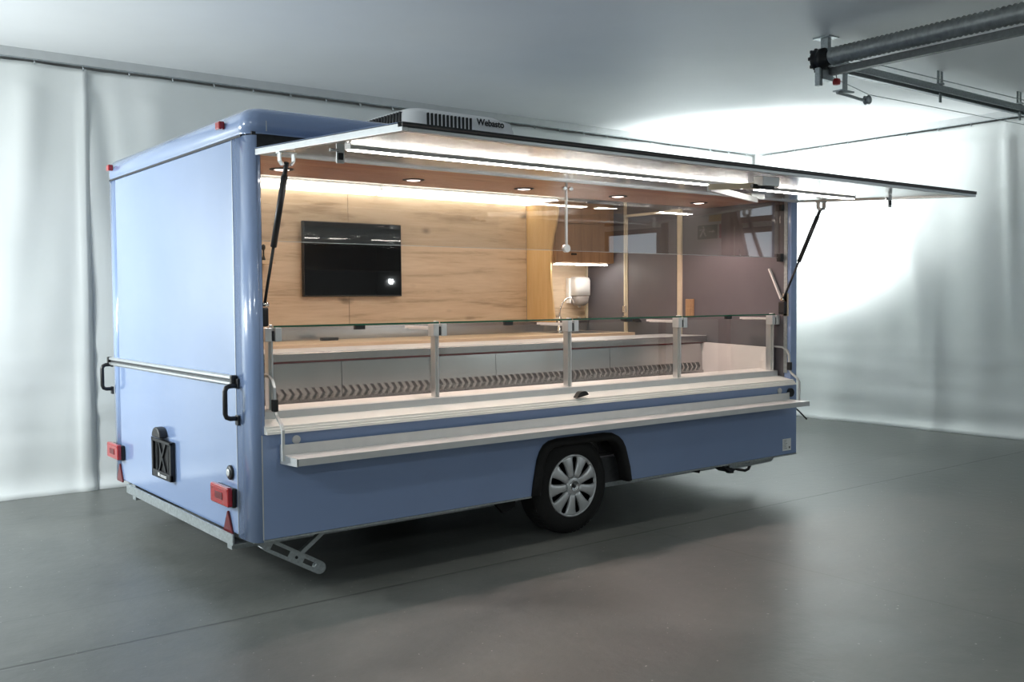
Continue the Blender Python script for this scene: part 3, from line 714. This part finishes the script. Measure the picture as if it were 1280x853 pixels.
# light bars along the top of the back wall
for (a, b) in ((.07, 2.005), (2.03, 3.83)):
    lb = MB().box(a, b, 2.19, back_y, 2.36, 2.376).build('light_bar', 'satin_aluminium', T)
    MB().prism([(2.195, 2.36), (2.18, 2.345), (2.18, 2.31), (2.195, 2.298), (back_y-.002, 2.298), (back_y-.002, 2.36)], 'x', a+.004, b-.004).build('diffuser', 'led_bar', lb)
for z in (2.305, 2.335): MB().box(2.006, 2.029, 2.19, back_y, z, z+.02).build('bar_joint', 'satin_aluminium', T)
# door in the end wall
dr = MB().box(4.247, 4.256, 1.145, 1.735, .47, 2.165).build('inner_door', 'mauve_panel', T)
fr = MB()
fr.box(4.232, 4.255, 1.085, 1.105, .46, 2.21).box(4.232, 4.255, 1.745, 1.765, .46, 2.36).box(4.232, 4.255, 1.105, 1.745, 2.19, 2.21)
fr.build('door_frame', 'cream_edge', dr, .002)
MB().box(4.236, 4.257, 1.11, 1.13, .46, 2.18).box(4.236, 4.257, 1.725, 1.74, .46, 2.18).build('door_edge', 'cream_edge', dr, .002)
MB().box(4.222, 4.247, 1.735, 1.775, 1.345, 1.405).build('door_latch', 'chrome', dr, .004)
MB().prism(rpoly([(1.55, 1.265), (1.70, 1.265), (1.745, 1.275), (1.745, 1.30), (1.70, 1.315), (1.60, 1.305)], .01), 'x', 4.17, 4.245).build('door_lever', 'black_plastic', dr, .004)
so = MB().box(4.238, 4.256, .955, 1.04, 1.32, 1.462).build('wall_socket', 'socket_wood', T, .004)
for z in (1.327, 1.395): MB().box(4.235, 4.239, .963, 1.032, z, z+.06).build('socket_plate', 'socket_wood', so, .003)
# hanging glass screen in two panes
for (a, b) in ((.08, 2.102), (2.116, 4.24)):
    g = MB().box(a, b, .088, .094, 1.772, 2.199).build('hanging_pane', 'screen_glass', T)
    MB().box(a, b, .088, .094, 1.7695, 1.772).build('pane_edge', 'galvanised', g)
    kx = 2.085 if a < 1 else 2.135
    MB().lathe([(.013, .068), (.013, .088)], (kx, 0, 2.155), 'y', 14).build('pane_knob', 'chrome', g)
MB().box(2.103, 2.115, .084, .098, 1.79, 2.199).build('pane_joint', 'satin_aluminium', T)
MB().lathe([(.024, .078), (.024, .104)], (2.109, 0, 1.785), 'y', 16).build('pane_clamp', 'satin_aluminium', T)
MB().box(4.21, 4.245, .06, .10, 1.74, 1.80).build('pane_stop', 'black_plastic', T, .004)
MB().box(4.22, 4.245, .06, .09, 2.12, 2.17).build('pane_stop', 'black_plastic', T, .004)

# ------------------------------------------------------------------ display case in the serving opening
D = thing('display_case', (2.15, .45, .46), 'refrigerated glass display counter with aluminium posts inside the trailer opening', 'display case')
CX0, CX1 = .107, 4.235
MB().prism([(-.036, .815), (-.036, .828), (-.026, .830), (-.026, .840), (-.014, .842), (-.014, .852), (-.002, .854), (.1, .876), (.1, .815)], 'x', .062, 4.275).build('sill', 'white_vinyl', D)
MB().prism([(.1, .84), (.1, .914), (.112, .918), (.13, .918), (.13, .84)], 'x', .07, CX1).build('glass_rail', 'satin_aluminium', D, .002)
MB().prism([(.13, .86), (.13, .917), (.25, .928), (.27, .86)], 'x', .07, CX1).build('front_ledge', 'pale_ledge', D)
MB().box(CX0, CX1, .2, .84, .84, .852).build('basin_floor', 'stainless', D)
MB().box(.07, CX1, .13, .83, .46, .84).build('base_cabinet', 'stainless', D)
ex = [.107, .925, 2.10, 3.17, 4.2]
for a, b in zip(ex, ex[1:]):
    MB().prism([(.815, .852), (.825, 1.10), (.84, 1.10), (.84, .852)], 'x', a+.002, b-.002).build('back_panel', 'stainless', D)
MB().box(CX0, CX1, .828, .842, .852, 1.105).build('panel_backing', 'dark_metal', D)
MB().prism([(.80, 1.115), (.80, 1.158), (.806, 1.163), (1.28, 1.163), (1.28, 1.12)], 'x', .07, CX1).build('service_ledge', 'stainless', D)
MB().box(.07, CX1, .808, 1.275, 1.1635, 1.1665).build('ledge_top', 'satin_aluminium', D)
MB().box(.07, CX1, .808, .83, 1.104, 1.113).build('ledge_seal', 'dark_red_lens', D)
MB().box(.07, CX1, .84, 1.26, .46, 1.115).build('service_cabinet', 'stainless', D)
for x0, x1 in ((.075, .107), (4.2, 4.232)):
    MB().prism([(.2, .852), (.15, .915), (.2, 1.10), (.835, 1.10), (.835, .852)] if False else [(.16, .852), (.16, 1.09), (.835, 1.11), (.835, .852)], 'x', x0, x1).build('end_panel', 'pale_ledge', D)
# louvres at the foot of the back panels
lv = None; pitch = .05; nl = 81
for k in range(nl):
    x = .13 + k*pitch
    if lv is None:
        a = MB(); zz = (.885, .918, .951); xo = (0, .022, 0); wd = .012; vs = []
        for z_, o_ in zip(zz, xo): vs += [(x+o_, .813, z_), (x+o_+wd, .813, z_), (x+o_+wd, .797, z_), (x+o_, .797, z_)]
        a.add(vs, [(3, 2, 1, 0), (8, 9, 10, 11)] + [(4*i+k, 4*i+(k+1) % 4, 4*i+4+(k+1) % 4, 4*i+4+k) for i in (0, 1) for k in range(4)])
        lv = a.build('louvre', 'stainless', D)
    else: clone(lv, (k*pitch, 0, 0))
MB().box(CX0, 4.2, .806, .816, .86, .885).build('louvre_rail', 'stainless', D)
gw = MB()
for k in range(50): gw.box(.12+k*.082, .126+k*.082, .26, .80, .866, .871)
for y in (.28, .42, .56, .70): gw.box(.11, 4.19, y, y+.006, .861, .866)
tag(gw.build('basin_grid', 'stainless', D), kind='stuff')
# posts with clamp blocks, arms and glass
first = None
PX = (.16, 1.165, 2.165, 3.172, 4.198)
for i, x in enumerate(PX):
    if first is None:
        ps = MB().box(x-.013, x+.013, .128, .175, .90, 1.335).box(x-.004, x+.004, .112, .128, .90, 1.30).build('post', 'aluminium', D, .002)
        cl = MB().box(x-.045, x-.009, .09, .15, 1.266, 1.336).box(x+.009, x+.045, .09, .15, 1.266, 1.336).box(x-.009, x+.009, .12, .15, 1.266, 1.352).build('clamp', 'satin_aluminium', ps, .003)
        MB().box(x-.045, x-.02, .15, .40, 1.306, 1.320).box(x-.015, x-.002, .15, .40, 1.300, 1.312).build('glass_arm', 'pale_ledge', ps)
        MB().box(x-.006, x+.006, .096, .1, 1.27, 1.32).build('clamp_slot', 'dark_metal', ps)
        first = ps; fx0 = x
    else: clone(first, (x-fx0, 0, 0))
for a, b in zip(PX, PX[1:]):
    MB().box(a+.004, b-.004, .113, .119, .905, 1.318).build('front_pane', 'clear_glass', D)
    tp = MB().box(a+.004, b-.004, .10, .50, 1.338, 1.346).build('top_pane', 'clear_glass', D)
    MB().box(a+.004, b-.004, .097, .0998, 1.337, 1.347).build('pane_edge', 'glass_edge', tp)
    MB().box(a+.47, a+.53, .10, .125, 1.316, 1.338).build('bumper', 'black_plastic', D, .003)
MB().box(.078, PX[0]-.004, .113, .119, .905, 1.318).build('front_pane', 'clear_glass', D)
MB().prism(rpoly([(2.085, .858), (2.19, .875), (2.165, .90), (2.12, .898)], .012), 'y', -.03, .01).build('sill_catch', 'black_plastic', D, .004)

# ------------------------------------------------------------------ things inside the trailer
B = thing('back_counter', (2.1, 1.98, .46), 'long rear worktop with brown fronts and steel splashback below the television', 'counter')
MB().box(.08, 4.22, 1.68, 2.27, .46, 1.145).build('counter_body', 'dark_cupboard', B)
MB().box(.07, 4.24, 1.63, 2.28, 1.145, 1.172).build('worktop', 'worktop_oak', B, .002)
MB().box(.07, 4.24, 2.262, 2.282, 1.172, 1.272).build('splashback', 'stainless', B)
MB().box(.07, 4.24, 2.235, 2.283, 1.272, 1.284).build('splashback_cap', 'cream_edge', B, .002)
for x in (.75, 1.42, 2.1, 2.8, 3.5): MB().box(x-.003, x+.003, 1.676, 1.681, .5, 1.14).build('front_joint', 'dark_metal', B)
MB().box(1.42, 1.55, 2.05, 2.1, 1.172, 1.195).build('clip', 'black_plastic', B, .003)
MB().box(3.58, 4.15, 1.75, 2.2, 1.160, 1.1735).build('sink', 'stainless', B)

TV = thing('television', (1.786, 2.25, 1.5), 'black flat television mounted on the oak-lined wall of the trailer', 'television')
MB().box(1.36, 2.212, 2.225, 2.262, 1.50, 2.07).build('casing', 'black_plastic', TV, .004)
MB().box(1.368, 2.204, 2.2225, 2.2255, 1.512, 2.062).build('screen', 'screen', TV)
MB().box(1.6, 1.95, 2.262, 2.2845, 1.65, 1.95).build('wall_mount', 'dark_metal', TV)

C = thing('wall_cabinet', (3.9, 2.1, 1.78), 'brown wooden wall cabinet above the sink, right of the curved divider', 'cabinet')
MB().box(3.562, 4.253, 1.93, 2.284, 1.785, 2.31).build('body', 'cabinet_wood', C)
MB().box(3.566, 4.25, 1.91, 1.929, 2.128, 2.31).build('top_panel', 'cabinet_wood', C, .002)
cdr = MB().box(3.566, 4.25, 1.91, 1.929, 1.788, 2.124).build('door', 'cabinet_wood', C, .002)
MB().box(3.74, 3.80, 1.903, 1.911, 1.852, 1.868).build('door_handle', 'black_plastic', cdr, .002)
MB().box(3.566, 4.18, 1.92, 1.95, 1.772, 1.785).build('light_housing', 'satin_aluminium', C)
MB().box(3.572, 4.174, 1.915, 1.948, 1.766, 1.772).build('light_strip', 'led_white', C)

Dp = thing('soap_dispenser', (4.13, 2.2, 1.42), 'white soap dispenser with translucent tank on the wall under the brown cabinet', 'dispenser')
MB().loops([rrect(4.03-.0, 4.215, 2.17, 2.283, .03, z) for z in (1.50, 1.64)] + [rrect(4.038, 4.207, 2.178, 2.283, .03, 1.662), rrect(4.06, 4.185, 2.2, 2.283, .03, 1.672)]).build('cover', 'white_plastic', Dp)
MB().loops([rrect(4.075, 4.175, 2.21, 2.28, .03, 1.405), rrect(4.045, 4.2, 2.185, 2.283, .03, 1.43), rrect(4.035, 4.21, 2.175, 2.283, .03, 1.499)]).build('tank', 'smoked_plastic', Dp)
MB().box(4.0, 4.03, 2.24, 2.284, 1.43, 1.66).build('back_plate', 'white_plastic', Dp, .004)
MB().lathe([(.012, 1.39), (.016, 1.406)], (4.125, 2.24, 0), 'z', 12).build('nozzle', 'satin_aluminium', Dp)

Fa = thing('faucet', (3.82, 2.17, 1.172), 'chrome swan-neck tap on the worktop beside the curved divider', 'faucet')
MB().lathe([(.026, 1.173), (.026, 1.19), (.017, 1.2), (.015, 1.30), (.012, 1.31)], (3.82, 2.17, 0), 'z', 16).build('tap_body', 'chrome', Fa)
MB().tube([(3.82, 2.17, 1.30), (3.825, 2.165, 1.38), (3.85, 2.155, 1.44), (3.89, 2.14, 1.475), (3.925, 2.125, 1.478), (3.945, 2.12, 1.46), (3.95, 2.118, 1.435)], .009, 10).build('spout', 'chrome', Fa)
MB().tube([(3.82, 2.17, 1.27), (3.80, 2.10, 1.30)], .006, 8).build('tap_lever', 'chrome', Fa)

Ws = thing('wall_shelf', (.8, 2.2, 1.74), 'short pale wooden shelf on the oak wall behind the open flap strut', 'shelf')
MB().box(.5, 1.075, 2.09, 2.283, 1.735, 1.762).build('board', 'worktop_oak', Ws, .002)
for x in (.6, .95): MB().bar([(x, 2.279, 1.62), (x, 2.279, 1.73), (x, 2.12, 1.732)], .02, .005, (1, 0, 0)).build('bracket', 'satin_aluminium', Ws)
first = None
for x in (.955, 1.02):
    h = MB().lathe([(.012, 1.763), (.014, 1.77), (.006, 1.80), (.006, 1.835), (.014, 1.85), (.014, 1.87), (.004, 1.88)], (x, 2.17, 0), 'z', 12).build('dark_holder', 'black_plastic')
    tag(h, 'small dark turned holder standing on the pale wall shelf', 'holder', 'dark holders on the wall shelf')

# roof unit
A = thing('roof_air_conditioner', (1.85, 1.0, ZT), 'white vented roof air conditioner standing on the trailer roof', 'air conditioner')
ax0, ax1, ay0, ay1, zt = 1.47, 2.36, .88, 1.75, 2.725
MB().loops([rrect(ax0-.01, ax1+.06, ay0-.01, ay1+.01, .09, ZT-.014), rrect(ax0, ax1+.04, ay0, ay1, .09, 2.55), rrect(ax0+.004, ax1-.02, ay0+.004, ay1-.02, .10, 2.69),
            rrect(ax0+.02, ax1-.09, ay0+.02, ay1-.05, .10, zt-.02), rrect(ax0+.04, ax1-.14, ay0+.04, ay1-.08, .09, zt-.004), rrect(ax0+.08, ax1-.2, ay0+.08, ay1-.12, .08, zt)]).build('shroud', 'white_plastic', A)
sl = MB()
for k in range(12): x = 1.60 + k*.031; sl.prism(rpoly([(x, 2.56), (x+.013, 2.56), (x+.013, 2.69), (x, 2.69)], .006, 3), 'y', ay0-.006, ay0+.02)
sl.build('vent_slots', 'black_plastic', A)
sl = MB()
for k in range(18): y = .99 + k*.038; sl.prism(rpoly([(y, 2.56), (y+.018, 2.56), (y+.018, 2.70), (y, 2.70)], .007, 3), 'x', ax0-.008, ax0+.03)
sl.build('vent_slots', 'black_plastic', A)
text_mesh('lettering', 'Webasto', .062, (2.0, ay0-.001, 2.652), (math.radians(88), 0, 0), 'black_plastic', A)

# ------------------------------------------------------------------ overhead door hardware
G = thing('overhead_door_track', (5.4, -.5, 3.1), 'steel overhead door track with ribbed spring tube hanging under the ceiling', 'door track')
# spring tube: ribbed surface of revolution
sx, sz = 4.30, 3.205
sp = MB(); prof = []; y = -.30; k = 0
while y > -4.6:
    prof.append((.065 if k % 2 else .052, y)); y -= .018; k += 1
sp.lathe(prof, (sx, 0, sz), 'y', 20); sp.build('spring', 'spring_steel', G)
dm = MB().lathe([(.03, -.16), (.062, -.165), (.078, -.175), (.078, -.195), (.068, -.20), (.068, -.215), (.078, -.22), (.078, -.255), (.05, -.262), (.05, -.31)], (sx, 0, sz-.005), 'y', 28).build('cable_drum', 'black_plastic', G)
for k in range(8):
    a = 2*PI*k/8; kx, kz = sx+.075*math.cos(a), sz-.005+.075*math.sin(a); MB().box(kx-.012, kx+.012, -.185, -.165, kz-.012, kz+.012).build('drum_knob', 'black_plastic', dm, .004)
MB().prism([(sx+.07, sz-.11), (sx+.12, sz-.11), (sx+.12, sz-.102), (sx+.078, sz-.102), (sx+.078, sz-.06), (sx+.07, sz-.06)], 'y', -4.6, -.2).build('angle_bar', 'dark_steel', G)
tk = MB().prism([(-.135, 3.235), (-.20, 3.235), (-.215, 3.22), (-.215, 3.175), (-.205, 3.175), (-.205, 3.215), (-.195, 3.226), (-.145, 3.226), (-.145, 3.165), (-.175, 3.165), (-.175, 3.157), (-.135, 3.157)], 'x', 4.42, 8.22).build('track', 'galvanised', G)
MB().box(sx-.03, sx+.12, -.24, -.19, sz-.15, sz-.07).box(sx-.05, sx-.01, -.24, -.2, sz-.2, sz-.07).build('end_bracket', 'galvanised', G, .003)
MB().box(sx+.02, sx+.06, -.26, -.2, sz-.06, ZC).box(sx-.02, sx+.10, -.3, -.16, ZC-.008, ZC).build('ceiling_hanger', 'galvanised', G)
for x in (6.0, 7.4):
    MB().box(x-.02, x+.02, -.22, -.13, 3.235, 3.25).box(x-.005, x+.03, -.17, -.165, 3.24, ZC).box(x+.05, x+.085, -.17, -.165, 3.24, ZC).box(x-.015, x+.015, -.2, -.19, 3.09, 3.17).build('ceiling_hanger', 'galvanised', G)
sb = MB().box(4.60, 4.66, -.20, -.195, 3.02, 3.17).box(4.56, 4.72, -.22, -.14, 3.01, 3.02).build('roller_bracket', 'galvanised', G)
MB().tube([(4.56, -.18, 3.0), (4.70, -.18, 2.995), (4.86, -.18, 2.985), (4.93, -.18, 2.985)], .012, 8).build('roller_arm', 'galvanised', sb)
MB().lathe([(.012, -.21), (.03, -.205), (.036, -.195), (.03, -.185), (.03, -.175), (.036, -.165), (.012, -.16)], (4.95, 0, 2.99), 'y', 18).build('pulley', 'galvanised', sb)
MB().lathe([(.0001, 3.045), (.026, 3.05), (.03, 3.07), (.026, 3.09), (.0001, 3.1)], (4.52, -.2, 0), 'z', 10, False).build('release_knob', 'red_plastic', sb)
MB().tube([(4.52, -.2, 3.10), (4.50, -.2, 3.17)], .003, 6).build('release_cord', 'black_plastic', sb)
MB().tube([(4.36, -.23, 3.26), (8.2, -.23, 3.27)], .004, 6).build('cable', 'galvanised', G)
MB().tube([(4.36, -.19, 3.12), (4.96, -.19, 3.03), (8.2, -.19, 3.07)], .003, 6).build('cable', 'galvanised', G)
